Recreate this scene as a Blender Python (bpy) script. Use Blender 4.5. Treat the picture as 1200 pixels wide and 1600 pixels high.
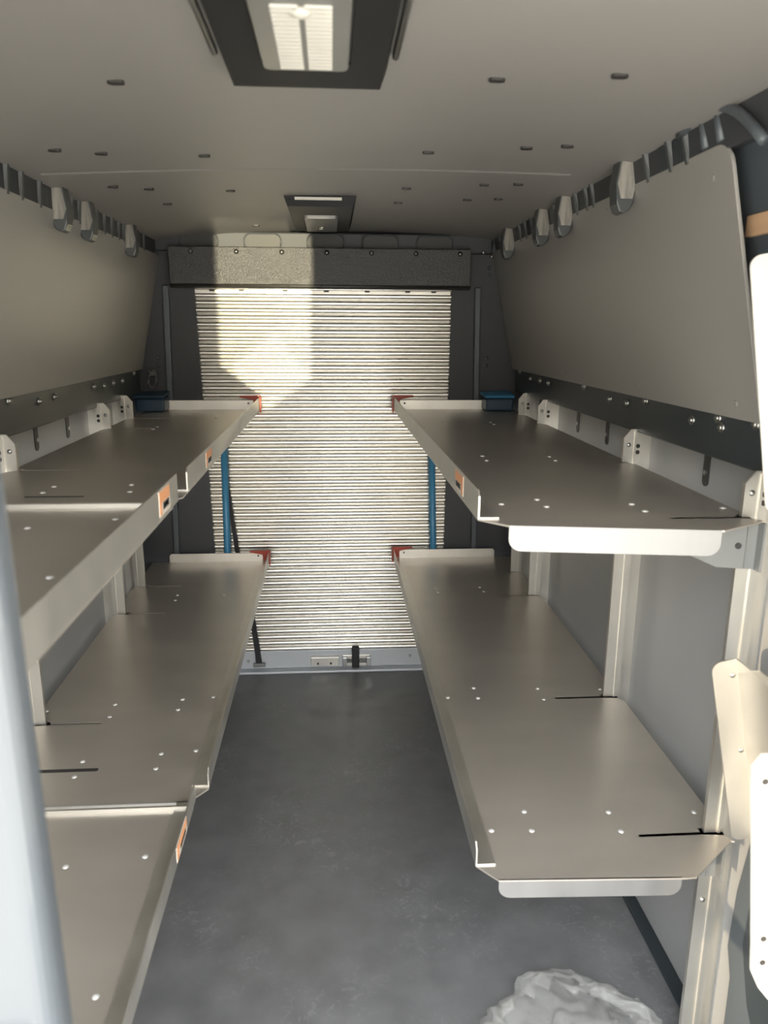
import bpy, bmesh, math, random
from mathutils import Matrix, Vector, noise

for o in list(bpy.data.objects):
    bpy.data.objects.remove(o)
S = bpy.context.scene
C = S.collection
random.seed(7)

# ------------------------------------------------------------------ camera
cd = bpy.data.cameras.new('camera')
cam = bpy.data.objects.new('camera', cd)
C.objects.link(cam)
FPX = 1180.0
cd.sensor_fit = 'VERTICAL'
cd.sensor_height = 36.0
cd.lens = 36.0 * FPX / 1600.0
cd.clip_start = 0.02
Yc = Vector((518 - 600, 800 - 514, -FPX)).normalized()
up = Vector((math.sin(-0.011), math.cos(-0.011), 0))
Zc = (up - up.dot(Yc) * Yc).normalized()
Xc = Yc.cross(Zc)
rot = Matrix((Xc, Yc, Zc))            # rows: world axes seen in the camera's frame
cam.matrix_world = Matrix.Translation((0, 0, 1.55)) @ rot.to_4x4()
cd.dof.use_dof = True
cd.dof.focus_distance = 2.2
cd.dof.aperture_fstop = 4.0
S.camera = cam

# ------------------------------------------------------------------ sky, sun, exposure
S.view_settings.view_transform = 'Standard'
S.view_settings.look = 'None'
S.view_settings.gamma = 1.0
S.view_settings.use_curve_mapping = False
S.view_settings.exposure = 0.38
S.cycles.use_denoising = True
S.cycles.max_bounces = 10
S.cycles.diffuse_bounces = 6
S.cycles.glossy_bounces = 6
S.cycles.sample_clamp_indirect = 6.0
S.cycles.caustics_reflective = True

W = bpy.data.worlds.new('sky')
S.world = W
W.use_nodes = True
nt = W.node_tree
bg = nt.nodes['Background']
tc = nt.nodes.new('ShaderNodeTexCoord')
sp = nt.nodes.new('ShaderNodeSeparateXYZ')
rp = nt.nodes.new('ShaderNodeValToRGB')
nt.links.new(tc.outputs['Generated'], sp.inputs[0])
nt.links.new(sp.outputs['Z'], rp.inputs[0])
nt.links.new(rp.outputs[0], bg.inputs[0])
rp.color_ramp.elements[0].position = 0.0
rp.color_ramp.elements[0].color = (0.30, 0.255, 0.19, 1)
rp.color_ramp.elements[1].position = 0.40
rp.color_ramp.elements[1].color = (0.90, 0.95, 1.0, 1)
bg.inputs[1].default_value = 10.0

def lamp(name, kind, loc, direction, **kw):
    d = bpy.data.lights.new(name, kind)
    o = bpy.data.objects.new(name, d)
    C.objects.link(o)
    o.location = loc
    o.rotation_euler = Vector(direction).normalized().to_track_quat('-Z', 'Y').to_euler()
    for k, v in kw.items():
        setattr(d, k, v)
    return o

lamp('sun', 'SUN', (-3, -2, 3), (0.80, 0.60, -0.16), energy=3.5, angle=0.009, color=(1.0, 0.80, 0.53))
# added area lamps stand in for reflected sunlight, shaped to the door's bright patch
GD = (-0.13, 1.0, 0.098)
lamp('glint_stand_in', 'AREA', (0.303, -1.2, 1.215), GD, energy=1.6, shape='RECTANGLE', size=0.372, size_y=0.62,
     spread=0.008, color=(1.0, 0.90, 0.62))
g2 = lamp('glint_corner_stand_in', 'AREA', (0.321, -1.2, 0.932), GD, energy=0.38, shape='RECTANGLE', size=0.23, size_y=0.23,
          spread=0.008, color=(1.0, 0.90, 0.62))  # second beam, added to slant the patch's lower corner
g2.rotation_euler = (Vector(GD).normalized().to_track_quat('-Z', 'Y') @ Matrix.Rotation(math.radians(36.2), 3, 'Z').to_quaternion()).to_euler()

# ------------------------------------------------------------------ materials
def mat(name, col, rough=0.5, metal=0.0, spec=0.5, var=0.0, scale=6.0, stretch=(1, 1, 1), bump=0.0, bscale=200.0,
        rvar=0.0, coat=0.0, col2=None, emit=None):
    m = bpy.data.materials.new(name)
    m.use_nodes = True
    n = m.node_tree
    b = n.nodes['Principled BSDF']
    b.inputs['Roughness'].default_value = rough
    b.inputs['Metallic'].default_value = metal
    b.inputs['Specular IOR Level'].default_value = spec
    b.inputs['Coat Weight'].default_value = coat
    b.inputs['Base Color'].default_value = (*col, 1)
    tco = n.nodes.new('ShaderNodeTexCoord')
    if var > 0 or rvar > 0 or col2:
        mp = n.nodes.new('ShaderNodeMapping')
        mp.inputs['Scale'].default_value = stretch
        n.links.new(tco.outputs['Object'], mp.inputs[0])
        nz = n.nodes.new('ShaderNodeTexNoise')
        nz.inputs['Scale'].default_value = scale
        nz.inputs['Detail'].default_value = 5
        n.links.new(mp.outputs[0], nz.inputs['Vector'])
        cr = n.nodes.new('ShaderNodeValToRGB')
        cr.color_ramp.elements[0].position = 0.3
        cr.color_ramp.elements[1].position = 0.7
        a = col2 or tuple(c * (1 - var) for c in col)
        z = col if col2 else tuple(min(1, c * (1 + var)) for c in col)
        cr.color_ramp.elements[0].color = (*a, 1)
        cr.color_ramp.elements[1].color = (*z, 1)
        n.links.new(nz.outputs[0], cr.inputs[0])
        n.links.new(cr.outputs[0], b.inputs['Base Color'])
        if rvar > 0:
            mr = n.nodes.new('ShaderNodeMapRange')
            mr.inputs['From Min'].default_value = 0.3
            mr.inputs['From Max'].default_value = 0.7
            mr.inputs['To Min'].default_value = max(0.02, rough - rvar)
            mr.inputs['To Max'].default_value = rough + rvar
            n.links.new(nz.outputs[0], mr.inputs[0])
            n.links.new(mr.outputs[0], b.inputs['Roughness'])
    if bump > 0:
        bn = n.nodes.new('ShaderNodeTexNoise')
        bn.inputs['Scale'].default_value = bscale
        bn.inputs['Detail'].default_value = 3
        n.links.new(tco.outputs['Object'], bn.inputs['Vector'])
        bp = n.nodes.new('ShaderNodeBump')
        bp.inputs['Strength'].default_value = bump
        bp.inputs['Distance'].default_value = 0.003
        n.links.new(bn.outputs[0], bp.inputs['Height'])
        n.links.new(bp.outputs[0], b.inputs['Normal'])
    if emit:
        b.inputs['Emission Color'].default_value = (*emit[0], 1)
        b.inputs['Emission Strength'].default_value = emit[1]
    return m

M = {}
M['deck'] = mat('mill_aluminium_sheet', (0.60, 0.55, 0.485), 0.35, 0.72, var=0.06, scale=3.0, stretch=(1, 2.5, 1), rvar=0.05)
M['alu'] = mat('bright_aluminium', (0.64, 0.615, 0.56), 0.42, 0.9, var=0.07, scale=9.0, stretch=(1, 1, 0.4), rvar=0.08)
M['slat'] = mat('galvanised_slat', (0.68, 0.665, 0.62), 0.27, 0.95, var=0.03, scale=4.0)
M['slat_dark'] = mat('rivet_steel', (0.10, 0.10, 0.10), 0.5, 0.6)
M['rail'] = mat('grey_anodised_rail', (0.50, 0.52, 0.54), 0.5, 0.3)
M['liner'] = mat('grey_liner_board', (0.265, 0.254, 0.237), 0.38, 0.0, var=0.03, scale=1.6, bump=0.05, bscale=350)
M['ceil'] = mat('grey_ceiling_board', (0.25, 0.237, 0.222), 0.5, 0.0, var=0.03, scale=2.0, bump=0.04, bscale=350)
M['lower'] = mat('grey_lower_board', (0.29, 0.29, 0.285), 0.45, 0.0, var=0.03, scale=2.0)
M['body'] = mat('blue_grey_body_paint', (0.075, 0.088, 0.098), 0.4, 0.0, var=0.08, scale=3.0)
M['belt'] = mat('dark_belt_rail_paint', (0.026, 0.034, 0.039), 0.4)
M['black'] = mat('black_plastic', (0.008, 0.008, 0.009), 0.6, spec=0.3, bump=0.1, bscale=300)
M['header'] = mat('black_pebbled_cover', (0.030, 0.028, 0.026), 0.34, 0.0, spec=0.55, bump=0.9, bscale=220)
M['post'] = mat('dark_grey_post', (0.040, 0.042, 0.046), 0.55, var=0.05)
M['floor'] = mat('grey_rubber_floor', (0.150, 0.148, 0.148), 0.42, 0.0, var=0.16, scale=11.0, rvar=0.10, bump=0.05, bscale=500)
M['red'] = mat('red_plastic', (0.42, 0.055, 0.030), 0.4)
M['blue'] = mat('blue_paint', (0.055, 0.24, 0.42), 0.35)
M['navy'] = mat('dark_blue_plastic', (0.022, 0.050, 0.085), 0.45)
M['orange'] = mat('orange_print', (0.78, 0.36, 0.17), 0.5)
M['paper'] = mat('pale_print', (0.70, 0.62, 0.54), 0.5)
M['ink'] = mat('black_print', (0.03, 0.028, 0.026), 0.5)
M['zinc'] = mat('grey_zinc_bracket', (0.21, 0.215, 0.21), 0.5, 0.4)
M['strap'] = mat('black_webbing', (0.018, 0.018, 0.020), 0.7)
M['bolt'] = mat('steel_bolt', (0.42, 0.42, 0.40), 0.3, 1.0)
M['clip'] = mat('dark_clip_plastic', (0.030, 0.028, 0.026), 0.5)
M['wood'] = mat('pale_timber', (0.62, 0.40, 0.24), 0.6, var=0.12, scale=5.0, stretch=(1, 0.2, 6))
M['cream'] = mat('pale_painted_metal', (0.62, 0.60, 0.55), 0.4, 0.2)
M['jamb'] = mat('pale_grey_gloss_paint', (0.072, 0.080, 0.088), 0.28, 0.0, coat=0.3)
M['tape'] = mat('clear_tape_film', (0.36, 0.335, 0.295), 0.22, 0.0, col2=(0.09, 0.09, 0.09), scale=22.0, stretch=(2.2, 2, 0.35))
M['hook'] = mat('grey_hook_plastic', (0.055, 0.060, 0.062), 0.35)
M['lens'] = mat('frosted_lens', (0.11, 0.108, 0.103), 0.3)
M['louvre'] = mat('louvre_bar', (0.60, 0.58, 0.52), 0.3)
M['ground'] = mat('pale_yard_concrete', (0.60, 0.55, 0.47), 0.8, var=0.1, scale=1.0)

def film():
    m = bpy.data.materials.new('clear_plastic_film')
    m.use_nodes = True
    n = m.node_tree
    b = n.nodes['Principled BSDF']
    b.inputs['Base Color'].default_value = (0.60, 0.59, 0.56, 1)
    b.inputs['Roughness'].default_value = 0.22
    b.inputs['Specular IOR Level'].default_value = 0.8
    b.inputs['Alpha'].default_value = 0.20
    return m
M['film'] = film()
M['rivet'] = mat('pale_rivet', (0.66, 0.65, 0.62), 0.35, 0.3)
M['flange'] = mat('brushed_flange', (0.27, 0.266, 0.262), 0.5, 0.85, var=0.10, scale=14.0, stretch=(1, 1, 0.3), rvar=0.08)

def scuff(m):
    # pale rubbed marks on the walked part of the floor
    n = m.node_tree
    b = n.nodes['Principled BSDF']
    src = b.inputs['Base Color'].links[0].from_socket
    tco = n.nodes.new('ShaderNodeTexCoord')
    a = n.nodes.new('ShaderNodeTexNoise'); a.inputs['Scale'].default_value = 3.2; a.inputs['Detail'].default_value = 2
    d = n.nodes.new('ShaderNodeTexNoise'); d.inputs['Scale'].default_value = 38.0; d.inputs['Detail'].default_value = 6; d.inputs['Distortion'].default_value = 1.6
    mu = n.nodes.new('ShaderNodeMath'); mu.operation = 'MULTIPLY'
    ra = n.nodes.new('ShaderNodeMapRange'); ra.inputs['From Min'].default_value = 0.45; ra.inputs['From Max'].default_value = 0.65
    rd = n.nodes.new('ShaderNodeMapRange'); rd.inputs['From Min'].default_value = 0.54; rd.inputs['From Max'].default_value = 0.66
    mx = n.nodes.new('ShaderNodeMix'); mx.data_type = 'RGBA'
    for t, r in ((a, ra), (d, rd)):
        n.links.new(tco.outputs['Object'], t.inputs['Vector'])
        n.links.new(t.outputs[0], r.inputs[0])
    n.links.new(ra.outputs[0], mu.inputs[0]); n.links.new(rd.outputs[0], mu.inputs[1])
    m2 = n.nodes.new('ShaderNodeMath'); m2.operation = 'MULTIPLY'; m2.inputs[1].default_value = 0.35
    n.links.new(mu.outputs[0], m2.inputs[0])
    n.links.new(m2.outputs[0], mx.inputs[0])
    A = [k for k in mx.inputs if k.name == 'A' and k.type == 'RGBA'][0]
    B = [k for k in mx.inputs if k.name == 'B' and k.type == 'RGBA'][0]
    B.default_value = (0.30, 0.30, 0.295, 1)
    n.links.new(src, A)
    n.links.new([k for k in mx.outputs if k.type == 'RGBA'][0], b.inputs['Base Color'])
scuff(M['floor'])

# ------------------------------------------------------------------ mesh helpers
def obj(name, bm, m, parent=None, smooth=False, bevel=0.0, segs=2):
    me = bpy.data.meshes.new(name)
    bmesh.ops.recalc_face_normals(bm, faces=bm.faces[:])
    bm.to_mesh(me)
    bm.free()
    for x in (m if isinstance(m, (list, tuple)) else [m]):
        me.materials.append(x)
    o = bpy.data.objects.new(name, me)
    C.objects.link(o)
    if smooth:
        for p in me.polygons:
            p.use_smooth = True
    if bevel > 0:
        md = o.modifiers.new('edge', 'BEVEL')
        md.width = bevel
        md.segments = segs
        md.limit_method = 'ANGLE'
    if parent is not None:
        o.parent = parent
    return o

def box(bm, x0, x1, y0, y1, z0, z1, mi=0):
    vs = [bm.verts.new((x, y, z)) for x in (x0, x1) for y in (y0, y1) for z in (z0, z1)]
    for f in ((0, 1, 3, 2), (4, 6, 7, 5), (0, 4, 5, 1), (2, 3, 7, 6), (0, 2, 6, 4), (1, 5, 7, 3)):
        bm.faces.new([vs[i] for i in f]).material_index = mi
    return vs

def prism(bm, pts, vec, mi=0):
    """extrude the closed 3D outline pts along vec"""
    a = [bm.verts.new(p) for p in pts]
    b = [bm.verts.new(Vector(p) + Vector(vec)) for p in pts]
    n = len(pts)
    fs = [bm.faces.new(a), bm.faces.new(b[::-1])]
    for i in range(n):
        fs.append(bm.faces.new((a[i], b[i], b[(i + 1) % n], a[(i + 1) % n])))
    for f in fs:
        f.material_index = mi
    if n > 6:
        bmesh.ops.triangulate(bm, faces=fs[:2])

def tube(bm, p0, p1, r, n=16, mi=0):
    p0, p1 = Vector(p0), Vector(p1)
    q = (p1 - p0).to_track_quat('Z', 'Y')
    ra, rb = [], []
    for i in range(n):
        v = q @ Vector((r * math.cos(2 * math.pi * i / n), r * math.sin(2 * math.pi * i / n), 0))
        ra.append(bm.verts.new(p0 + v))
        rb.append(bm.verts.new(p1 + v))
    for i in range(n):
        bm.faces.new((ra[i], ra[(i + 1) % n], rb[(i + 1) % n], rb[i])).material_index = mi
    bm.faces.new(ra[::-1]).material_index = mi
    bm.faces.new(rb).material_index = mi

def sweep(bm, pts, r, n=12, mi=0):
    pts = [Vector(p) for p in pts]
    prev = None
    for i, p in enumerate(pts):
        t = pts[min(i + 1, len(pts) - 1)] - pts[max(i - 1, 0)]
        q = t.to_track_quat('Z', 'X')
        ring = [bm.verts.new(p + q @ Vector((r * math.cos(2 * math.pi * k / n), r * math.sin(2 * math.pi * k / n), 0))) for k in range(n)]
        if prev:
            for k in range(n):
                bm.faces.new((prev[k], prev[(k + 1) % n], ring[(k + 1) % n], ring[k])).material_index = mi
        else:
            bm.faces.new(ring[::-1]).material_index = mi
        prev = ring
    bm.faces.new(prev).material_index = mi

def dome(bm, c, axis, r, h, n=10, rings=4, mi=0):
    c = Vector(c)
    q = Vector(axis).to_track_quat('Z', 'Y')
    prev = None
    for k in range(rings):
        t = (math.pi / 2) * k / rings
        ring = [bm.verts.new(c + q @ Vector((r * math.cos(t) * math.cos(2 * math.pi * i / n),
                                               r * math.cos(t) * math.sin(2 * math.pi * i / n), h * math.sin(t)))) for i in range(n)]
        if prev:
            for i in range(n):
                bm.faces.new((prev[i], prev[(i + 1) % n], ring[(i + 1) % n], ring[i])).material_index = mi
        else:
            bm.faces.new(ring[::-1]).material_index = mi
        prev = ring
    t = bm.verts.new(c + q @ Vector((0, 0, h)))
    for i in range(n):
        bm.faces.new((prev[i], prev[(i + 1) % n], t)).material_index = mi

def rrect(cx, cy, w, h, r, n=5):
    pts = []
    for sx, sy, a0 in ((1, 1, 0), (-1, 1, 90), (-1, -1, 180), (1, -1, 270)):
        for i in range(n + 1):
            a = math.radians(a0 + 90 * i / n)
            pts.append((cx + sx * (w / 2 - r) + r * math.cos(a), cy + sy * (h / 2 - r) + r * math.sin(a)))
    return pts

def new():
    return bmesh.new()

def thing(name, label, cat, loc=(0, 0, 0), group=None):
    o = bpy.data.objects.new(name, None)
    o.empty_display_size = 0.05
    C.objects.link(o)
    o.location = loc
    return tag(o, label, cat, group)

def tag(o, label, cat, group=None):
    o['label'] = label
    o['category'] = cat
    if group:
        o['group'] = group
    return o

def struct(name, bm, m, **kw):
    o = obj(name, bm, m, **kw)
    o['kind'] = 'structure'
    return o

def dup(o, parent=None, loc=None):
    c = o.copy()
    C.objects.link(c)
    if parent is not None:
        c.parent = parent
    if loc is not None:
        c.location = loc
    return c

def repeat(name, make, m, parent, spots, axis=None, smooth=True):
    """one mesh at the origin, copied to every spot as a part of parent"""
    first = None
    for s in spots:
        if first is None:
            bm = new()
            make(bm)
            first = obj(name, bm, m, parent, smooth=smooth)
            first.location = s
        else:
            dup(first, parent, s)

# ------------------------------------------------------------------ room shell
D = 3.287                                   # face of the roller door
def zc(x):
    return 1.937 - 0.085 * (x - 0.07) ** 2

bm = new(); box(bm, -0.88, 0.88, -0.4, 3.42, -0.05, 0.0)
struct('floor', bm, M['floor'])
bm = new(); box(bm, -60, 60, -60, 60, -0.66, -0.60)
struct('floor_outside', bm, M['ground'])

# ceiling: a shallow crown, running front to back
bm = new()
xs = [-0.72 + 1.40 * i / 24 for i in range(25)]
prev = None
for x in xs:
    r = [bm.verts.new((x, y, z)) for y in (0.10, 3.42) for z in (zc(x), zc(x) + 0.03)]
    if prev:
        bm.faces.new((prev[0], r[0], r[2], prev[2])); bm.faces.new((prev[1], prev[3], r[3], r[1]))
        bm.faces.new((prev[0], prev[1], r[1], r[0])); bm.faces.new((prev[2], r[2], r[3], prev[3]))
    else:
        bm.faces.new((r[0], r[2], r[3], r[1]))
    prev = r
bm.faces.new((prev[0], prev[1], prev[3], prev[2]))
ceiling = struct('ceiling', bm, M['ceil'], smooth=False)
# the joint between two boards
bm = new()
prev = None
for i in range(21):
    x = -0.66 + 1.24 * i / 20
    y = 2.03 - 0.10 * ((x + 0.02) / 0.6) ** 2
    z = zc(x)
    r = [bm.verts.new(p) for p in ((x, y - 0.012, z + 0.001), (x, y, z - 0.0025), (x, y + 0.006, z - 0.0025), (x, y + 0.008, z + 0.001))]
    if prev:
        for k in range(3):
            bm.faces.new((prev[k], r[k], r[k + 1], prev[k + 1]))
    prev = r
obj('joint_strip', bm, M['ceil'], ceiling)
def clip_mesh(bm):
    pts = rrect(0, 0, 0.026, 0.016, 0.0075)
    prism(bm, [(x, y, 0.002) for x, y in pts], (0, 0, -0.006))
clips = [(-0.331, 1.326), (0.264, 1.3), (0.439, 1.238), (-0.56, 1.714), (-0.484, 1.774), (-0.28, 1.854), (0.22, 1.816),
         (0.417, 1.716), (0.492, 1.671), (-0.557, 2.126), (-0.481, 2.194), (-0.279, 2.298), (0.214, 2.262), (0.411, 2.143),
         (0.492, 2.097), (-0.484, 2.442), (0.212, 2.512), (0.408, 2.386), (0.49, 2.329), (-0.278, 3.028)]
repeat('ceiling_clip', clip_mesh, M['clip'], ceiling, [(x, y, zc(x)) for x, y in clips], smooth=False)

def side_wall(side):
    s = 1 if side == 'right' else -1
    if s > 0:
        bot, top = (0.768, 1.387), (0.668, 1.862)
        y0, yl = 0.45, 1.31
    else:
        bot, top = (-0.782, 1.384), (-0.690, 1.836)
        y0, yl = 0.07, 0.30
    prof = [(s * 0.872, 0.0), (s * 0.866, 1.30), (bot[0] + s * 0.045, 1.40), (top[0] + s * 0.045, 1.87), (top[0] + s * 0.03, 1.95)]
    bm = new()
    outer = [(x + s * 0.03, z) for x, z in prof]
    prism(bm, [(x, y0, z) for x, z in prof] + [(x, y0, z) for x, z in outer[::-1]], (0, 3.42 - y0, 0))
    w = struct('wall_' + side, bm, M['body'])
    # upper liner board, leaning with the wall
    d = Vector((top[0] - bot[0], 0, top[1] - bot[1]))
    L = d.length
    d.normalize()
    nrm = Vector((s * 1.0, 0, 0)) - Vector((s * 1.0, 0, 0)).dot(d) * d
    nrm.normalize()
    r = 0.045
    out = []
    def P(y, t):
        return Vector((bot[0], y, bot[1])) + d * t
    y1 = 3.24
    out += [P(yl, 0), P(y1, 0), P(y1 + 0.02, L)]
    for i in range(7):
        a = math.radians(90 + 90 * i / 6)
        out.append(P(yl + 0.02 + r + r * math.cos(a), L - r + r * math.sin(a)))
    bm = new()
    prism(bm, out, nrm * 0.007)
    obj('liner_panel', bm, M['liner'], w, bevel=0.0015)
    # dished screw heads in the liner board
    def scr(bm):
        dome(bm, (0, 0, 0), -nrm, 0.007, 0.0012, 10, 2)
    rows = [(yl + 0.08, 0.03), (yl + 0.09, L - 0.05), (yl + 0.55, 0.03), (yl + 0.62, L - 0.03), (yl + 1.15, 0.03), (2.95, 0.03)]
    repeat('liner_screw', scr, M['liner'], w, [P(y, t) for y, t in rows])
    # belt rail, and lower board hanging below it
    zb0, zb1 = (1.297, 1.392) if s > 0 else (1.290, 1.388)
    xr = 0.776 if s > 0 else 0.786
    bm = new()
    box(bm, s * xr, s * 0.86, (1.16 if s > 0 else 0.3), 3.20, zb0, zb1)
    obj('belt_rail', bm, M['belt'], w, bevel=0.004)
    xl = 0.832
    bm = new()
    prism(bm, [(s * xl, 1.24 if s > 0 else 0.3, 0.0), (s * xl, 3.20, 0.0), (s * xl, 3.20, 1.30), (s * xl, 1.24 if s > 0 else 0.3, 1.30)], (s * 0.006, 0, 0))
    obj('lower_panel', bm, M['lower'], w)
    def slot(bm):
        pts = [(0.013, 0.062), (-0.013, 0.062)] + [(0.013 * math.cos(math.radians(180 + 180 * i / 8)), -0.03 + 0.013 * math.sin(math.radians(180 + 180 * i / 8))) for i in range(9)]
        prism(bm, [(0, y, z) for y, z in pts], (s * 0.004, 0, 0))
        tube(bm, (-s * 0.003, 0, -0.012), (s * 0.001, 0, -0.012), 0.006, 10, 1)
    ys = (1.606, 2.23, 2.51, 3.0) if s > 0 else (1.5, 2.17, 2.43, 3.02)
    repeat('bolt_slot', slot, [M['clip'], M['bolt']], w, [(s * (xl - 0.003), y, 1.255) for y in ys], smooth=False)
    def bolt(bm):
        tube(bm, (s * 0.001, 0, 0), (-s * 0.004, 0, 0), 0.0105, 14)
        dome(bm, (-s * 0.004, 0, 0), (-s, 0, 0), 0.0075, 0.006, 10, 3)
    if s > 0:
        sp = [(3.118, 1.383), (2.948, 1.364), (2.808, 1.366), (2.696, 1.366), (2.303, 1.382), (2.078, 1.364), (1.954, 1.364),
              (1.833, 1.381), (1.582, 1.363), (1.472, 1.380), (1.455, 1.363), (1.333, 1.384), (1.30, 1.378)]
    else:
        sp = [(1.904, 1.376), (2.098, 1.357), (2.215, 1.359), (2.579, 1.361), (2.693, 1.355), (2.805, 1.358), (2.925, 1.357), (3.101, 1.376)]
    repeat('rail_bolt', bolt, M['bolt'], w, [(s * xr, y, z) for y, z in sp])
    # roof rail between liner board and ceiling, with pressed ribs
    bm = new()
    if s > 0:
        q = [(0.672, 1.85), (0.660, 1.915), (0.70, 1.93), (0.715, 1.86)]
    else:
        q = [(-0.694, 1.825), (-0.692, 1.895), (-0.73, 1.91), (-0.74, 1.84)]
    ya = 0.6 if s > 0 else 0.3
    prism(bm, [(x, ya, z) for x, z in q], (0, 3.2 - ya, 0))
    obj('roof_rail', bm, M['post'], w, bevel=0.003)
    x0, x1 = q[0][0], q[1][0]
    z0, z1 = q[0][1], q[1][1]
    def rib(bm):
        prism(bm, [(x0 + s * 0.004, 0, z0 + 0.002), (x1 + s * 0.004, 0, z1 - 0.002), (x1 - s * 0.008, 0.006, z1 - 0.004), (x0 - s * 0.004, 0.006, z0 + 0.004)], (0, 0.010, 0))
    rl = [1.48, 1.55, 1.66, 2.0, 2.05, 2.13, 2.33, 2.52, 2.60, 2.68, 2.76, 3.0, 3.08] if s > 0 else [1.78, 1.86, 1.97, 2.2, 2.26, 2.42, 2.5, 2.58, 2.66, 2.72, 2.9, 3.0]
    repeat('pressed_rib', rib, M['hook'], w, [(0, y, 0) for y in rl], smooth=False)
    def well(bm):
        prism(bm, [(x0 - s * 0.0015, 0, z0 + 0.008), (x1 - s * 0.0015, 0, z1 - 0.008), (x1 - s * 0.0015, 0.045, z1 - 0.008), (x0 - s * 0.0015, 0.045, z0 + 0.008)], (s * 0.004, 0, 0))
    wl = [1.495, 1.565, 2.065, 2.345, 2.535, 2.615, 2.695, 3.015] if s > 0 else [1.80, 1.99, 2.215, 2.435, 2.52, 2.60, 2.92]
    repeat('rail_opening', well, M['belt'], w, [(0, y, 0) for y in wl], smooth=False)
    return w

wr = side_wall('right')
wl_ = side_wall('left')
# step trim with a moulded pocket, low on the right wall next to the opening
bm = new()
poly = [(1.262, 0.56), (1.272, 0.50), (1.285, 0.42), (1.292, 0.28), (1.27, 0.22), (1.268, 0.0), (0.2, 0.0), (0.2, 0.56)]
prism(bm, [(0.826, y, z) for y, z in poly], (0.012, 0, 0))
trim = obj('step_trim', bm, M['body'], wr, bevel=0.003)
bm = new()
poly = [(1.21, 0.50), (1.235, 0.42), (1.24, 0.33), (1.20, 0.22), (1.15, 0.16), (1.10, 0.17), (1.10, 0.50)]
prism(bm, [(0.8245, y, z) for y, z in poly], (0.004, 0, 0))
obj('moulded_pocket', bm, M['belt'], trim)
# grab handle moulding at the roof corner
bm = new()
pts = [(1.50 - 0.30 * i / 10, 1.905 + 0.03 * math.sin(math.pi * i / 10) - 0.075 * (i / 10) ** 2) for i in range(11)]
sweep(bm, [(0.655, p, q) for p, q in pts], 0.0085)
obj('roof_moulding', bm, M['body'], wr, smooth=True)
for y, nm in ((1.415, 0), (1.36, 1)):
    bm = new()
    tube(bm, (0.664, y + 0.02, 1.925), (0.668, y, 1.865), 0.008, 8)
    obj('moulded_web', bm, M['body'], wr, smooth=True)

bm = new(); box(bm, 0.798, 0.8318, 1.10, 3.20, 0.0005, 0.012)
struct('baseboard_right', bm, M['belt'], bevel=0.003)

# rear wall: dark jambs, either side of the door opening, and the roof beam
bm = new()
prism(bm, [(-0.87, 3.262, 0.0), (-0.528, 3.262, 0.0), (-0.528, 3.262, 0.55), (-0.560, 3.262, 1.72), (-0.560, 3.262, 1.94), (-0.87, 3.262, 1.94)], (0, 0.02, 0))
prism(bm, [(0.494, 3.262, 0.0), (0.87, 3.262, 0.0), (0.87, 3.262, 1.94), (0.505, 3.262, 1.94), (0.505, 3.262, 1.72)], (0, 0.02, 0))
box(bm, -0.87, 0.87, 3.32, 3.36, 0.0, 1.95)
wb = struct('wall_back', bm, M['post'])
for s, xa in ((-1, -0.70), (1, 0.64)):
    bm = new()
    prism(bm, [(xa - 0.012, 3.235, 0.0), (xa + 0.012, 3.235, 0.0), (xa + 0.012 - s * 0.03, 3.235, 1.72), (xa - 0.012 - s * 0.03, 3.235, 1.72)], (0, 0.03, 0))
    obj('jamb_rib', bm, M['body'], wb, bevel=0.004)
    bm = new()
    for z in (1.40, 1.43, 1.77, 1.80):
        dome(bm, (xa + s * 0.02, 3.258, z), (0, -1, 0), 0.008, 0.006)
    obj('jamb_button', bm, M['body'], wb, smooth=True)
def jbolt(bm):
    dome(bm, (0, 0, 0), (0, -1, 0), 0.008, 0.007)
repeat('jamb_bolt', jbolt, M['bolt'], wb, [(-0.80, 3.20, 1.855), (-0.765, 3.20, 1.835), (-0.755, 3.21, 1.815), (-0.70, 3.22, 1.845),
                                           (0.62, 3.20, 1.855), (0.655, 3.20, 1.84), (0.69, 3.19, 1.86), (0.685, 3.19, 1.845)])
bm = new(); box(bm, -0.70, 0.66, 3.215, 3.262, 1.852, 1.925)
beam = struct('trim_1', bm, M['post'], bevel=0.006)
def oval(bm):
    pts = rrect(0, 0, 0.135, 0.052, 0.022)
    prism(bm, [(x, 0, z) for x, z in pts], (0, 0.006, 0))
    pts2 = rrect(0, 0, 0.147, 0.064, 0.028)
    a = [(x, -0.004, z) for x, z in pts2]
    for i in range(len(a)):
        tube(bm, a[i], a[(i + 1) % len(a)], 0.003, 6, 1)
repeat('beam_opening', oval, [M['clip'], M['hook']], beam, [(x, 3.211, 1.886) for x in (-0.52, -0.27, -0.02, 0.20, 0.42)], smooth=False)
bm = new()
box(bm, -0.86, 0.86, 3.235, 3.30, 0.0, 0.012)
struct('trim_2', bm, M['rail'], bevel=0.004)

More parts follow.
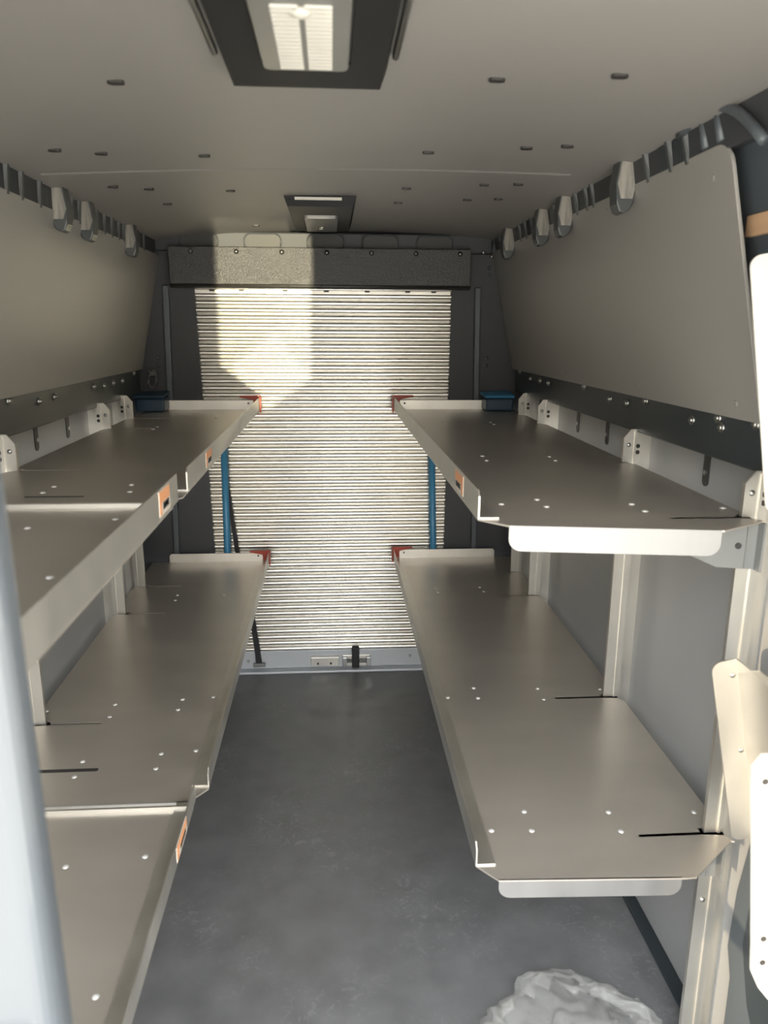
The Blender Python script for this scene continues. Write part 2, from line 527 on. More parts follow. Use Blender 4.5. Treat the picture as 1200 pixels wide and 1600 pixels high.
# ------------------------------------------------------------------ roller door
door = bpy.data.objects.new('door_1', None)
C.objects.link(door)
door['kind'] = 'structure'
door.location = (0, D, 0)
bm = new()
pitch = 0.0292
zb, zt = 0.095, 1.715
prof = []
k = 0
z = zb
while z < zt:
    for i in range(11):                      # rounded bulge
        a = math.pi * i / 10
        prof.append((-0.0125 * math.sin(a) ** 0.7 if 0 < i < 10 else 0.0, z + 0.0225 * (1 - math.cos(a)) / 2))
    prof.append((0.003, z + 0.0232)); prof.append((0.003, z + 0.0245)); prof.append((-0.003, z + 0.0255)); prof.append((-0.003, z + 0.0280)); prof.append((0.003, z + 0.0285))
    z += pitch
def xe(z, s):
    return -0.60 if s < 0 else 0.56
prev = None
for (y, z) in prof:
    r = [bm.verts.new((x, y, z)) for x in (-0.60, 0.56)]
    if prev:
        f = bm.faces.new((prev[0], prev[1], r[1], r[0]))
        f.smooth = True
    prev = r
zz = zb
while zz < zt:                               # rivet pairs that pin the slat ends
    for s in (-1, 1):
        xx = (-0.524 - 0.032 * (zz - 0.55) / 1.15) if s < 0 else (0.486 + 0.008 * (zz - 0.55) / 1.15)
        for dx in (0.008, 0.026):
            dome(bm, (xx - s * dx, -0.0095, zz + 0.011), (0, -1, 0), 0.0033, 0.003, 6, 2, 1)
    zz += pitch
curtain = obj('slat_curtain', bm, [M['slat'], M['slat_dark']], door)
bm = new(); box(bm, -0.60, 0.56, -0.012, 0.015, 0.012, 0.098)
rail = obj('bottom_rail', bm, M['rail'], door, bevel=0.003)
bm = new(); box(bm, -0.56, 0.50, -0.010, 0.01, 1.690, 1.712)
tr = obj('top_rail', bm, M['alu'], door)
def hole(bm):
    prism(bm, [(x, -0.0105, z) for x, z in rrect(0, 0, 0.022, 0.007, 0.003)], (0, 0.003, 0))
repeat('rail_hole', hole, M['clip'], tr, [(x, 0, 1.702) for x in (-0.49, -0.37, -0.19, -0.02, 0.15, 0.32, 0.43)], smooth=False)
def rb(bm):
    dome(bm, (0, -0.012, 0), (0, -1, 0), 0.007, 0.005)
repeat('rail_rivet', rb, M['bolt'], rail, [(-0.40, 0, 0.05), (-0.04, 0, 0.06), (0.35, 0, 0.06)])
bm = new()
box(bm, -0.112, 0.018, -0.024, -0.010, 0.022, 0.066)
box(bm, -0.112, 0.018, -0.034, -0.010, 0.062, 0.070)
kp = obj('keeper_plate', bm, M['alu'], door, bevel=0.002)
repeat('keeper_bolt', lambda bm: tube(bm, (0, -0.024, 0), (0, -0.028, 0), 0.005, 10), M['clip'], kp, [(-0.08, 0, 0.036), (-0.02, 0, 0.036)])
bm = new()
box(bm, 0.034, 0.165, -0.022, -0.010, 0.020, 0.074)
lt = obj('latch_plate', bm, M['alu'], door, bevel=0.003)
bm = new(); box(bm, 0.078, 0.112, -0.045, -0.020, 0.018, 0.122)
obj('latch_handle', bm, M['strap'], lt, bevel=0.005)
bm = new(); tube(bm, (0.042, -0.032, 0.048), (0.158, -0.032, 0.048), 0.008, 10)
obj('latch_bar', bm, M['zinc'], lt, smooth=True)
for x in (0.045, 0.155):
    bm = new(); box(bm, x - 0.010, x + 0.010, -0.042, -0.020, 0.028, 0.070)
    obj('latch_lug', bm, M['bolt'], lt, bevel=0.002)

# cover over the door's roll
hc = thing('roller_cover', 'black pebbled box cover with a row of bolts above the corrugated roller door', 'door cover', (-0.036, 3.17, 1.79))
bm = new()
prism(bm, [(-0.598, -0.02, -0.078), (-0.598, -0.02, 0.072), (-0.598, 0.06, 0.072), (-0.598, 0.09, -0.078), (-0.598, -0.012, -0.086)], (1.196, 0, 0))
cover = obj('cover_panel', bm, M['header'], hc, bevel=0.004, segs=3)
bm = new(); tube(bm, (-0.598, -0.018, -0.074), (0.598, -0.018, -0.074), 0.006, 10)
obj('rolled_edge', bm, M['header'], hc, smooth=True)
def hb(bm):
    tube(bm, (0, 0, 0), (0, -0.003, 0), 0.010, 14, 1)
    dome(bm, (0, -0.003, 0), (0, -1, 0), 0.0065, 0.006)
repeat('cover_bolt', hb, [M['bolt'], M['clip']], hc, [(-0.51 + 0.177 * i, -0.02, 0.053) for i in range(7)])

# ------------------------------------------------------------------ uprights
def upright_mesh(bm, s, y, top=1.305):
    # a pressed channel: face towards the front of the van, folded lip at its inner edge
    xa, xb = 0.743, 0.788
    out = [(xa, 0.0), (xb, 0.0), (xb, top), (xa + 0.018, top), (xa, top - 0.022)]
    prism(bm, [(s * x, y, z) for x, z in out], (0, 0.0035, 0))
    prism(bm, [(s * xa, y + 0.0036, 0.0), (s * xa, y + 0.0036, top - 0.022), (s * xa, y + 0.010, top - 0.022), (s * xa, y + 0.010, 0.0)], (s * 0.0035, 0, 0))
    box(bm, *sorted((s * (xa + 0.027), s * (xa + 0.032))), y - 0.0035, y + 0.001, 0.0, top - 0.004)
    box(bm, *sorted((s * (xb - 0.003), s * xb)), y + 0.0036, y + 0.0398, 0.0, top - 0.004)
    box(bm, *sorted((s * (xb - 0.003), s * 0.832)), y + 0.040, y + 0.045, 0.0, top - 0.004)

def upright(s, y, label):
    o = thing('shelf_upright', label, 'shelf post', (s * 0.77 + (0 if s > 0 else -0.004), y, 0.0), 'aluminium posts on the right wall' if s > 0 else 'aluminium posts on the left wall')
    bm = new(); upright_mesh(bm, s, 0.0)
    for v in bm.verts:
        v.co.x -= s * 0.77
    obj('post_channel', bm, M['alu'], o)
    repeat('post_hole', lambda bm: tube(bm, (0, -0.001, 0), (0, 0.002, 0), 0.0055, 10), M['clip'], o,
           [(s * 0.0112, 0, 1.262), (s * 0.0112, 0, 1.246)], smooth=False)
    repeat('post_screw', lambda bm: dome(bm, (0, 0, 0), (0, -1, 0), 0.006, 0.004), M['bolt'], o, [(-s * 0.013, 0, 1.265), (-s * 0.013, 0, 0.40)])
    return o
UR = (1.29, 1.875, 2.70, 2.99)
UL = (1.82, 2.60, 2.895)
upright(1, UR[0], 'tall bright aluminium shelf post at the near end of the right shelves')
upright(1, UR[1], 'aluminium shelf post second from the front on the right wall')
upright(1, UR[2], 'aluminium shelf post third from the front on the right wall')
upright(1, UR[3], 'aluminium shelf post farthest back on the right wall')
upright(-1, UL[0], 'aluminium shelf post half hidden behind the pale jamb on the left wall')
upright(-1, UL[1], 'wide bluish aluminium post in the middle of the left wall')
upright(-1, UL[2], 'aluminium shelf post farthest back on the left wall')

# ------------------------------------------------------------------ shelves
def deck_outline(s, xi, xb, y0, y1, posts, front):
    """plan outline as |x|: front = list of (x, y) from the inner edge round the near end to the wall side"""
    pts = list(front)
    for yu in posts:
        pts += [(xb, yu - 0.030), (xb - 0.012, yu - 0.010), (0.736, yu - 0.006), (0.608, yu - 0.006), (0.606, yu - 0.002), (0.608, yu + 0.002),
                (0.736, yu + 0.002), (0.736, yu + 0.014), (xb - 0.006, yu + 0.016)]
    pts += [(xb, y1), (xi, y1)]
    return [(s * x, y) for x, y in pts]

def rivets(parent, pts, z):
    repeat('rivet', lambda bm: dome(bm, (0, 0, 0), (0, 0, 1), 0.0062, 0.003, 10, 3), M['rivet'], parent, [(x, y, z) for x, y in pts])

def sticker(parent, x, y0, y1, z0, z1, s):
    """orange and white maker's label on the lip: s is the way the lip faces"""
    bm = new(); box(bm, min(x, x + s * 0.0006), max(x, x + s * 0.0006), y0, y1, z0, z1, 0)
    o = obj('label_sticker', bm, M['paper'], parent)
    h = z1 - z0
    w = y1 - y0
    def patch(name, m, a, b, c, d):
        bm = new()
        xx = x + s * 0.0008
        box(bm, min(xx, xx + s * 0.0005), max(xx, xx + s * 0.0005), y0 + w * a, y0 + w * b, z0 + h * c, z0 + h * d)
        obj(name, bm, m, o)
    patch('orange_band', M['orange'], 0.04, 0.96, 0.50, 0.96)
    patch('orange_stripe', M['orange'], 0.04, 0.20, 0.06, 0.50)
    patch('printed_block', M['ink'], 0.34, 0.86, 0.18, 0.46)
    patch('pale_line', M['cream'], 0.40, 0.80, 0.27, 0.37)

def shelf(name, label, s, z, xi, xb, y0, y1, posts, front, lip, far=True, near_flange=None, stick=None, cap=True, lipy=None, group=None):
    t = thing(name, label, 'shelf', (0, 0, 0), group)
    t.location = (s * (xi + xb) / 2, (y0 + y1) / 2, z)
    off = Vector(t.location)
    def put(nm, bm, m, **kw):
        bmesh.ops.translate(bm, verts=bm.verts[:], vec=-off)
        return obj(nm, bm, m, t, **kw)
    bm = new()
    prism(bm, [(x, y, z) for x, y in deck_outline(s, xi, xb, y0, y1, posts, front)], (0, 0, -0.003))
    put('deck', bm, M['deck'])
    ya, yb = lipy or (front[0][1], y1)
    # inner lip: an angle strip riveted along the free edge
    bm = new()
    xo = s * xi
    prism(bm, [(xo, ya, z), (xo, yb, z), (xo, yb, z + lip), (xo, ya + 0.012, z + lip), (xo, ya, z + lip - 0.010)], (s * 0.003, 0, 0))
    box(bm, *sorted((xo + s * 0.0031, xo + s * 0.038)), ya, yb, z + 0.0002, z + 0.003)
    put('inner_lip', bm, M['alu'])
    if far:
        bm = new()
        xf0, xf1 = xi + 0.028, xb - 0.075
        prism(bm, [(s * xf0, y1 - 0.004, z), (s * xf1, y1 - 0.004, z), (s * xf1, y1 - 0.004, z + 0.030), (s * (xf1 - 0.008), y1 - 0.004, z + 0.038), (s * xf0, y1 - 0.004, z + 0.038)], (0, 0.003, 0))
        put('end_lip', bm, M['alu'])
    if cap:
        bm = new()
        x0 = s * (xi - 0.006)
        box(bm, *sorted((x0, x0 + s * 0.005)), y1 - 0.035, y1 + 0.004, z - 0.010, z + lip + 0.006)
        box(bm, *sorted((x0, s * (xi + 0.030))), y1, y1 + 0.006, z - 0.010, z + lip + 0.008)
        prism(bm, [(x0, y1 - 0.006, z + lip + 0.008), (s * (xi + 0.085), y1 - 0.006, z + lip + 0.008), (s * (xi + 0.085), y1 - 0.006, z + lip + 0.001), (s * (xi + 0.030), y1 - 0.006, z + lip - 0.010), (s * (xi + 0.012), y1 - 0.006, z + 0.004), (x0, y1 - 0.006, z)], (0, 0.008, 0))
        put('corner_cap', bm, M['red'], bevel=0.0015)['label'] = 'red plastic corner cap'
        bm = new(); dome(bm, (s * (xi + 0.048), y1 - 0.006, z + 0.026), (0, -1, 0), 0.004, 0.003)
        put('cap_screw', bm, M['clip'])
    if near_flange:
        (xa, ya_), (xc, yc_), h = near_flange
        r = 0.022
        A = Vector((s * xa, ya_, 0)); B = Vector((s * xc, yc_, 0))
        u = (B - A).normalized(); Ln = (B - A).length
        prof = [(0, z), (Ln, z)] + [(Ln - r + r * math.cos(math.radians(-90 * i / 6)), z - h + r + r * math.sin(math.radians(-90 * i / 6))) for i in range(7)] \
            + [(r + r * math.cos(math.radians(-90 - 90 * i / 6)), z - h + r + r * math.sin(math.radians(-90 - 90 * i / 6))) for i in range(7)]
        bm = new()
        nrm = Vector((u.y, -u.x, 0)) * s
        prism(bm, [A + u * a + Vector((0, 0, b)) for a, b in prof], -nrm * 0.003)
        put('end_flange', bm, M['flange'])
    if stick:
        sy0, sy1, sz0, sz1 = stick
        bm = new(); bm.free()
        o = t
        sticker(o, s * xi - off.x, sy0 - off.y, sy1 - off.y, z + sz0 - off.z, z + sz1 - off.z, -s)
    return t, off, put

R1 = 'tidy rows of metal shelves on the right wall'
L1 = 'tidy rows of metal shelves on the left wall'
# right, upper
t, off, put = shelf('wall_shelf', 'upper aluminium shelf on the right with its front end flange catching warm light', 1, 1.22, 0.258, 0.768, 1.19, 3.212, UR,
      [(0.258, 1.298), (0.304, 1.250), (0.664, 1.200), (0.768, 1.262)], 0.052,
      near_flange=((0.304, 1.250), (0.660, 1.200), 0.046), stick=(1.455, 1.555, 0.006, 0.046), lipy=(1.298, 3.212), group=R1)
rivets(t, [(x - off.x, y - off.y) for x, y in [(0.326, 1.413), (0.406, 1.449), (0.408, 1.388), (0.581, 1.401), (0.584, 1.343), (0.745, 1.361), (0.4, 1.982), (0.397, 1.911),
      (0.577, 1.965), (0.577, 1.904), (0.40, 2.73), (0.40, 2.67), (0.577, 2.73), (0.577, 2.67)]], 0.0)
def bracket(put, z, y, s=1):
    bm = new()
    prism(bm, [(s * 0.58, y, z - 0.006), (s * 0.775, y, z - 0.006), (s * 0.775, y, z - 0.098), (s * 0.70, y, z - 0.092), (s * 0.585, y, z - 0.040)], (0, 0.003, 0))
    box(bm, s * 0.772, s * 0.776, y - 0.02, y + 0.003, z - 0.098, z - 0.006)
    box(bm, s * 0.752, s * 0.756, y - 0.003, y, z - 0.094, z - 0.006)
    put('support_bracket', bm, M['zinc'])['label'] = 'grey support bracket under the shelf end'
    bm = new()
    tube(bm, (s * 0.738, y - 0.002, z - 0.052), (s * 0.738, y + 0.001, z - 0.052), 0.006, 12)
    put('bracket_hole', bm, M['clip'])
bracket(put, 1.22, 1.282)
# right, lower
t, off, put = shelf('wall_shelf', 'lower aluminium shelf on the right, free of labels, above the grey floor', 1, 0.56, 0.262, 0.792, 1.15, 3.212, UR,
      [(0.262, 1.222), (0.298, 1.180), (0.650, 1.165), (0.668, 1.166), (0.785, 1.262)], 0.044,
      near_flange=((0.298, 1.180), (0.640, 1.166), 0.038), lipy=(1.222, 3.212), group=R1)
rivets(t, [(x - off.x, y - off.y) for x, y in [(0.313, 1.322), (0.395, 1.38), (0.395, 1.317), (0.573, 1.367), (0.576, 1.304), (0.754, 1.356), (0.392, 1.947), (0.393, 1.886),
      (0.573, 1.933), (0.573, 1.868), (0.31, 1.894), (0.573, 2.80), (0.581, 2.75), (0.40, 2.80), (0.40, 2.75), (0.75, 1.919)]], 0.0)
bracket(put, 0.56, 1.282)
# left, far sections
def left_front(xi, xb, y0):
    return [(xi, y0 + 0.045), (xi + 0.035, y0), (xb, y0)]
t, off, put = shelf('wall_shelf', 'far section of the upper left shelf with a small label on its lip', -1, 1.22, 0.302, 0.768, 1.46, 3.212, UL,
      left_front(0.302, 0.768, 1.46), 0.050, stick=(1.80, 1.89, 0.005, 0.044), lipy=(1.565, 3.212), group=L1)
rivets(t, [(x - off.x, y - off.y) for x, y in [(-0.594, 1.62), (-0.595, 1.56), (-0.435, 1.632), (-0.42, 1.56), (-0.442, 2.903), (-0.6, 2.63), (-0.6, 2.57)]], 0.0)
bm = new(); box(bm, -0.615, -0.50, 1.515, 1.521, 1.2203, 1.2212); put('slot_mark', bm, M['clip'])
t, off, put = shelf('wall_shelf', 'far section of the lower left shelf ending in a red corner cap by the door', -1, 0.555, 0.284, 0.790, 1.465, 3.212, UL,
      left_front(0.284, 0.790, 1.465), 0.040, lipy=(1.52, 3.212), group=L1)
rivets(t, [(x - off.x, y - off.y) for x, y in [(-0.598, 1.916), (-0.594, 1.849), (-0.421, 1.935), (-0.422, 1.877), (-0.339, 1.945), (-0.42, 1.66), (-0.419, 1.597), (-0.339, 1.669),
      (-0.597, 1.637), (-0.596, 1.574), (-0.77, 1.89), (-0.601, 2.786), (-0.597, 2.729), (-0.423, 2.776)]], 0.0)
bm = new()
prism(bm, [(x - 0.63, y + 1.60, 0.5553) for x, y in rrect(0, 0, 0.16, 0.012, 0.005)], (0, 0, 0.0006)); put('slot_mark', bm, M['clip'])
bm = new(); box(bm, -0.76, -0.32, 1.462, 1.466, 0.533, 0.556); put('end_flange', bm, M['alu'])
# left, near sections
t, off, put = shelf('wall_shelf', 'near section of the upper left shelf with an orange label on its scuffed lip', -1, 1.216, 0.308, 0.768, 0.62, 1.44, (),
      [(0.308, 0.62), (0.768, 0.62)], 0.056, far=False, cap=False, stick=(1.325, 1.415, 0.006, 0.052), lipy=(0.62, 1.49), group=L1)
rivets(t, [(x - off.x, y - off.y) for x, y in [(-0.39, 1.016), (-0.391, 1.344), (-0.523, 1.287), (-0.6, 1.0), (-0.6, 1.3)]], 0.0)
bm = new()
box(bm, -0.762, -0.312, 1.434, 1.440, 1.216, 1.224); put('end_lip', bm, M['alu'])
t, off, put = shelf('wall_shelf', 'near section of the lower left shelf with a faded orange label, lowest at left', -1, 0.553, 0.306, 0.790, 0.35, 1.445, (),
      [(0.306, 0.35), (0.790, 0.35)], 0.038, far=False, cap=False, stick=(1.27, 1.37, 0.002, 0.034), lipy=(0.35, 1.475), group=L1)
rivets(t, [(x - off.x, y - off.y) for x, y in [(-0.516, 1.275), (-0.372, 1.295), (-0.372, 0.978), (-0.516, 0.96)]], 0.0)
bm = new()
box(bm, -0.780, -0.312, 1.439, 1.445, 0.553, 0.561); put('end_lip', bm, M['alu'])

# ------------------------------------------------------------------ folded-up shelf sections at the right edge
def folded(label, hinge, free, y0, y1, wide, col):
    t = thing('folded_shelf', label, 'shelf', (hinge[0], (y0 + y1) / 2, hinge[1]), 'folded shelves at the right edge')
    h = Vector((hinge[0], 0, hinge[1])); f = Vector((free[0], 0, free[1]))
    u = (f - h); L = u.length; u.normalize()
    n = Vector((u.z, 0, -u.x))               # away from the camera side: towards the wall
    off = Vector(t.location)
    def P(a, b, y):
        return h + u * a + n * b + Vector((0, y, 0)) - off
    bm = new()
    prism(bm, [P(0, wide, y0), P(0, wide, y1), P(L, wide, y1), P(L, wide, y0)], n * 0.003)
    obj('deck', bm, col, t)
    r = 0.018
    prof = [(0.01, wide), (L, wide)] + [(L - r + r * math.cos(math.radians(-90 * i / 6)) , r + r * math.sin(math.radians(-90 * i / 6))) for i in range(7)] + \
           [(0.01 + r + r * math.cos(math.radians(-90 - 90 * i / 6)), r + r * math.sin(math.radians(-90 - 90 * i / 6))) for i in range(7)]
    bm = new()
    prism(bm, [P(a, b, y1) for a, b in prof], (0, 0.003, 0))
    fl = obj('end_flange', bm, col, t)
    repeat('rivet', lambda bm: dome(bm, (0, 0, 0), (0, -1, 0), 0.005, 0.003), M['bolt'], t, [P(a * L, wide * 0.8, y1) for a in (0.92, 0.52)])
    bm = new()
    prism(bm, [P(L - 0.002, wide, y0), P(L - 0.002, wide, y1 - 0.05), P(L + 0.025, wide - 0.01, y1 - 0.10), P(L + 0.025, wide - 0.01, y0)], u * 0.003)
    obj('free_lip', bm, col, t)
    return t
folded('folded-up metal shelf leaning against the right wall beside the near post, lower one', (0.745, 0.605), (0.662, 0.978), 0.98, 1.19, 0.045, M['alu'])
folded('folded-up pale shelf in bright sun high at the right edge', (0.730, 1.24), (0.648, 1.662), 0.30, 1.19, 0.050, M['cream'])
t = thing('folded_shelf', 'bright cream folded shelf edge low at the right border, nearest the camera', 'shelf', (0.65, 0.7, 0.7), 'folded shelves at the right edge')
off = Vector(t.location)
bm = new()
prof = [(0.612, 0.925), (0.625, 0.945), (0.70, 0.95), (0.72, 0.50), (0.700, 0.490), (0.672, 0.525), (0.655, 0.560), (0.650, 0.61), (0.625, 0.818), (0.614, 0.90)]
prism(bm, [Vector((x, 0.955, z)) - off for x, z in prof], (0, 0.004, 0))
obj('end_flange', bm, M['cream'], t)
bm = new()
prism(bm, [Vector((0.700, 0.30, 1.0)) - off, Vector((0.700, 0.955, 1.0)) - off, Vector((0.722, 0.955, 0.50)) - off, Vector((0.722, 0.30, 0.50)) - off], (0.004, 0, 0))
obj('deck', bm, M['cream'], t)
repeat('flange_hole', lambda bm: tube(bm, (0, -0.001, 0), (0, 0.002, 0), 0.005, 10), M['clip'], t, [Vector((0.635, 0.955, 0.90)) - off, Vector((0.668, 0.955, 0.62)) - off, Vector((0.672, 0.955, 0.575)) - off], smooth=False)

# ------------------------------------------------------------------ lights in the ceiling
def roof_light(label, x0, x1, y0, y1, lens, big):
    z = zc((x0 + x1) / 2)
    t = thing('ceiling_light', label, 'ceiling light', ((x0 + x1) / 2, (y0 + y1) / 2, z))
    off = Vector(t.location)
    lx0, lx1, ly0, ly1 = lens
    zf = z - 0.030
    bm = new()                                # frame: sloping skirt and a flat ring around the lens
    ins = 0.012
    o_ = [(x0, y0), (x1, y0), (x1, y1), (x0, y1)]
    m_ = [(x0 + ins, y0 + ins), (x1 - ins, y0 + ins), (x1 - ins, y1 - ins), (x0 + ins, y1 - ins)]
    i_ = [(lx0, ly0), (lx1, ly0), (lx1, ly1), (lx0, ly1)]
    va = [bm.verts.new(Vector((x, y, z + 0.004)) - off) for x, y in o_]
    vb = [bm.verts.new(Vector((x, y, zf)) - off) for x, y in m_]
    vc = [bm.verts.new(Vector((x, y, zf)) - off) for x, y in i_]
    vd = [bm.verts.new(Vector((x, y, z - 0.004)) - off) for x, y in i_]
    for p, q in ((va, vb), (vb, vc), (vc, vd)):
        for i in range(4):
            bm.faces.new((p[i], p[(i + 1) % 4], q[(i + 1) % 4], q[i]))
    bm.faces.new(vd[::-1])
    obj('frame', bm, M['black'], t)
    bm = new()
    cx, cy = (lx0 + lx1) / 2, (ly0 + ly1) / 2
    a = [bm.verts.new(Vector((x, y, zf + 0.004)) - off) for x, y in rrect(cx, cy, lx1 - lx0, ly1 - ly0, 0.014)]
    b = [bm.verts.new(Vector((x, y, zf - 0.010)) - off) for x, y in rrect(cx, cy, lx1 - lx0 - 0.008, ly1 - ly0 - 0.008, 0.012)]
    k = len(a)
    for i in range(k):
        bm.faces.new((a[i], a[(i + 1) % k], b[(i + 1) % k], b[i]))
    bm.faces.new(b)
    ln = obj('lens', bm, M['lens'], t)
    nb = 17 if big else 0
    bars = []
    for i in range(nb):
        yb = ly1 - 0.022 - i * 0.0125
        for xx in ((cx - 0.018), (cx + 0.020)):
            bars.append(Vector((xx, yb, zf - 0.0105)) - off)
    def bar(bm):
        prism(bm, [(x, y, 0) for x, y in rrect(0, 0, 0.032, 0.0056, 0.0025, 3)], (0, 0, -0.003))
    if bars:
        repeat('louvre', bar, M['louvre'], ln, bars, smooth=False)
    bm = new(); dome(bm, Vector((cx, (ly1 - 0.205) if big else cy + 0.05, zf - 0.010)) - off, (0, 0, -1), 0.014, 0.007)
    obj('button', bm, M['louvre'] if big else M['bolt'], ln, smooth=True)
    if big:
        for xx in (x0 - 0.006, x1 + 0.006):
            bm = new(); tube(bm, Vector((xx, y0, z - 0.004)) - off, Vector((xx, y1 - 0.08, z - 0.006)) - off, 0.005, 8)
            obj('edge_strip', bm, M['lens'], t, smooth=True)
    else:
        bm = new(); box(bm, x0 + 0.035 - off.x, x1 - 0.045 - off.x, y0 - 0.004 - off.y, y0 + 0.004 - off.y, zf + 0.016 - off.z, zf + 0.024 - off.z)
        obj('edge_strip', bm, M['louvre'], t)  # bright glint on the near edge put into the pale colour
    return t
roof_light('large ceiling light in a black frame with louvred lens at the top of the view', -0.155, 0.090, 0.55, 1.285, (-0.092, 0.030, 0.62, 1.165), True)
roof_light('small square ceiling light in a black frame near the roller door', -0.140, 0.080, 2.41, 3.02, (-0.088, 0.028, 2.60, 2.95), False)

# ------------------------------------------------------------------ hooks hanging at the roof edge
def hook(s, y, label):
    x, zt_, zb_ = (0.650, 1.925, 1.803) if s > 0 else (-0.680, 1.895, 1.785)
    t = thing('roof_hook', label, 'hook', (x, y, zt_), 'grey hooks along the roof edge')
    H = zt_ - zb_
    out = [(0.018, 0.0), (0.024, -H * 0.55), (0.020, -H + 0.022), (0.012, -H + 0.006), (0.0, -H), (-0.012, -H + 0.004), (-0.018, -H + 0.02), (-0.022, -H * 0.5), (-0.014, 0.0)]
    bm = new()
    prism(bm, [(s * a, 0, b) for a, b in out], (0, 0.045, 0))
    obj('hook_body', bm, M['hook'], t, bevel=0.003)
    bm = new()
    prism(bm, [(s * 0.016, -0.002, -0.006), (s * 0.021, -0.002, -H * 0.55), (s * 0.016, -0.002, -H + 0.030), (-s * 0.010, -0.002, -H + 0.030), (-s * 0.019, -0.002, -H * 0.5), (-s * 0.011, -0.002, -0.006)], (0, 0.0015, 0))
    obj('clear_tape', bm, M['tape'], t)
    return t
hook(1, 1.745, 'grey hook nearest the camera, hanging at the right roof edge over the liner board')
hook(1, 2.19, 'grey hook second from the camera at the right roof edge')
hook(1, 2.42, 'grey hook third from the camera at the right roof edge')
hook(1, 2.88, 'grey hook farthest back at the right roof edge')
hook(-1, 2.07, 'grey hook nearest the camera at the left roof edge')
hook(-1, 2.285, 'grey hook in the middle of the three at the left roof edge')
hook(-1, 2.76, 'grey hook farthest back at the left roof edge')

# ------------------------------------------------------------------ things around the door
def round_post(x0, x1, label):
    t = thing('round_post', label, 'post', (x0, 3.2455, 0.0), 'blue posts at the door')
    bm = new(); tube(bm, (x1 - x0, 0, 1.22 - 0.005), (0.0, 0, 0.0), 0.0145, 20)
    obj('tube', bm, M['blue'], t, smooth=True)
    bm = new(); tube(bm, (0, 0, 0), (0, 0, 0.02), 0.018, 20)
    obj('foot', bm, M['navy'], t, smooth=True)
round_post(-0.476, -0.464, 'blue round post left of the roller door, under the left shelf end')
round_post(0.466, 0.425, 'blue round post right of the roller door, under the right shelf end')

st = thing('pull_strap', 'black pull strap hanging down the left side of the roller door', 'strap', (-0.35, 3.262, 0.05))
off = Vector(st.location)
bm = new()
pts = [(-0.475, 0.98), (-0.458, 0.855), (-0.432, 0.60), (-0.372, 0.244), (-0.356, 0.10), (-0.350, 0.03)]
for i, ((xa, za), (xb, zb_)) in enumerate(zip(pts[:-1], pts[1:])):
    wa = 0.006 + 0.007 * i / 4
    wb_ = 0.006 + 0.007 * (i + 1) / 4
    ya = 3.262
    prism(bm, [Vector((xa - wa, ya, za)) - off, Vector((xa + wa, ya, za)) - off, Vector((xb + wb_, ya, zb_)) - off, Vector((xb - wb_, ya, zb_)) - off], (0, 0.003, 0))
obj('webbing', bm, M['strap'], st)
bm = new(); box(bm, -0.028, 0.028, -0.008, 0.006, -0.022, -0.004)
obj('strap_anchor', bm, M['zinc'], st, bevel=0.003)

def corner_bin(s, label):
    x = 0.69 if s > 0 else -0.735
    t = thing('storage_box', label, 'box', (x, 3.16, 1.222), 'dark blue boxes in the rear corners')
    bm = new()
    prism(bm, [(-0.055, -0.055, 0), (0.06, -0.055, 0), (0.06, 0.05, 0), (-0.055, 0.05, 0)], (0, 0, 0.052))
    obj('box_body', bm, M['navy'], t, bevel=0.008)
    bm = new()
    prism(bm, [(-0.062, -0.062, 0.053), (0.064, -0.062, 0.053), (0.064, 0.055, 0.066), (-0.062, 0.055, 0.060)], (0, 0, 0.012))
    obj('box_lid', bm, M['blue'] if s > 0 else M['navy'], t, bevel=0.006)
corner_bin(1, 'small blue-topped box at the far corner of the right upper shelf')
corner_bin(-1, 'dark blue box at the far corner of the left upper shelf')

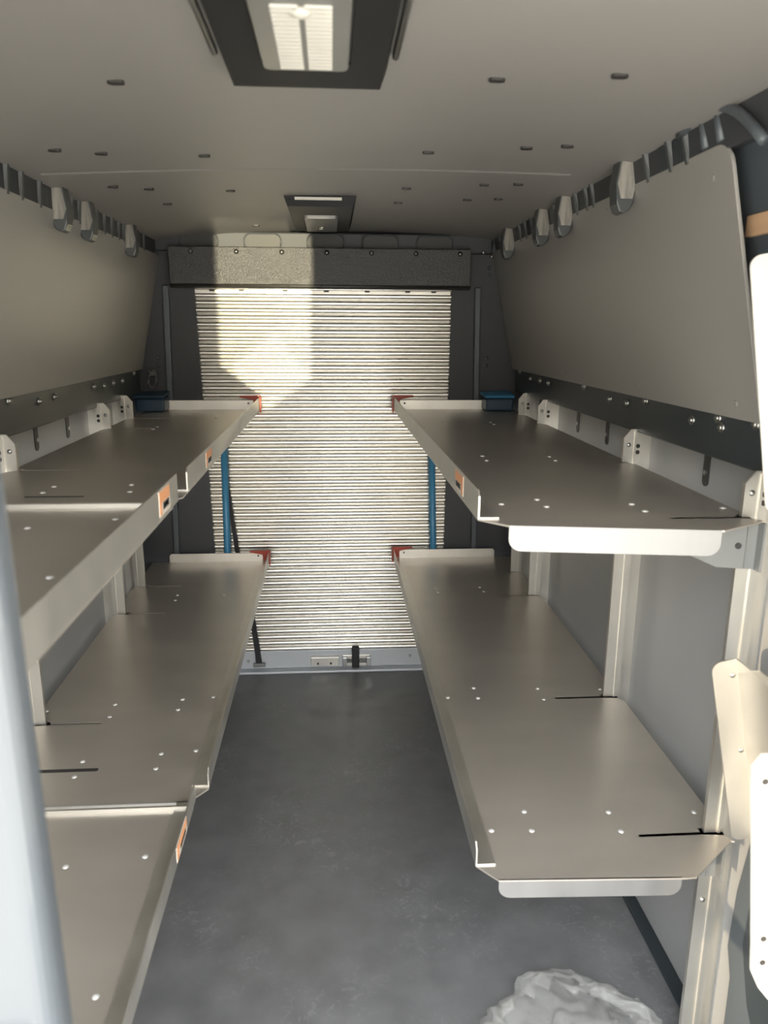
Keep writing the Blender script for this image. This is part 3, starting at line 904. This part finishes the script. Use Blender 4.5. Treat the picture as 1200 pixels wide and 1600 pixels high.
t = thing('tie_ring', 'pale oval tie ring on the dark rear corner above the left shelf', 'ring', (-0.742, 3.235, 1.345))
bm = new()
n = 20
for i in range(n):
    a0, a1 = 2 * math.pi * i / n, 2 * math.pi * (i + 1) / n
    f = lambda a: (0.014 * math.cos(a) + 0.010 * math.sin(a), -0.01, 0.034 * math.sin(a) - 0.008 * math.cos(a))
    tube(bm, f(a0), f(a1), 0.005, 8)
obj('ring', bm, M['lens'], t, smooth=True)
bm = new(); box(bm, -0.016, 0.010, -0.012, 0.025, 0.012, 0.038)
obj('ring_mount', bm, M['lens'], t, bevel=0.004)

# ------------------------------------------------------------------ foreground
t = thing('bulkhead_jamb', 'blurred pale grey painted jamb close by in the left foreground', 'door jamb', (-0.354, 0.56, 0))
bm = new()
pts = rrect(0, 0, 0.21, 0.05, 0.020, 6)
prism(bm, [(x + 0.022, y, 0) for x, y in pts], (-0.024, 0, 1.915))
obj('jamb_post', bm, M['jamb'], t, smooth=False)
for z0, z1 in ((0.62, 0.72), (0.78, 0.94)):
    bm = new()
    prism(bm, [(x - 0.075, -0.026, z) for x, z in rrect(0, (z0 + z1) / 2, 0.018, z1 - z0, 0.008)], (0, 0.006, 0))
    obj('pale_strip', bm, M['cream'], t, bevel=0.002)  # thin pale strips on the jamb's front face

t = tag(obj('timber_batten', (lambda b: (box(b, 0.735, 0.752, 0.55, 1.375, 1.712, 1.748), b)[1])(new()), M['wood'], bevel=0.002),
        'short pale timber batten on the dark pillar at the upper right edge', 'batten')

# crumpled clear plastic on the floor
bm = new()
bmesh.ops.create_icosphere(bm, subdivisions=6, radius=1.0)
for v in bm.verts:
    p = v.co.copy()
    w = p + 0.35 * Vector((noise.noise(p * 1.6), noise.noise(p * 1.6 + Vector((9, 2, 5))), noise.noise(p * 1.6 + Vector((3, 8, 1)))))
    k = 0.30 * noise.noise(p * 1.3 + Vector((2, 2, 2)))
    fold = 0.20 * (1 - abs(noise.noise(w * 2.2)) * 2) + 0.085 * (1 - abs(noise.noise(w * 5.0)) * 2) + 0.03 * (1 - abs(noise.noise(w * 11.0)) * 2)
    q = p * (0.80 + k + fold)
    v.co = Vector((q.x * 0.19, q.y * 0.19, max(0.0, 0.002 + q.z * 0.072)))
o = obj('plastic_film', bm, M['film'], smooth=True)
o.location = (0.525, 1.30, 0.001)
tag(o, 'crumpled clear plastic film lying on the floor below the right shelves', 'plastic sheet')
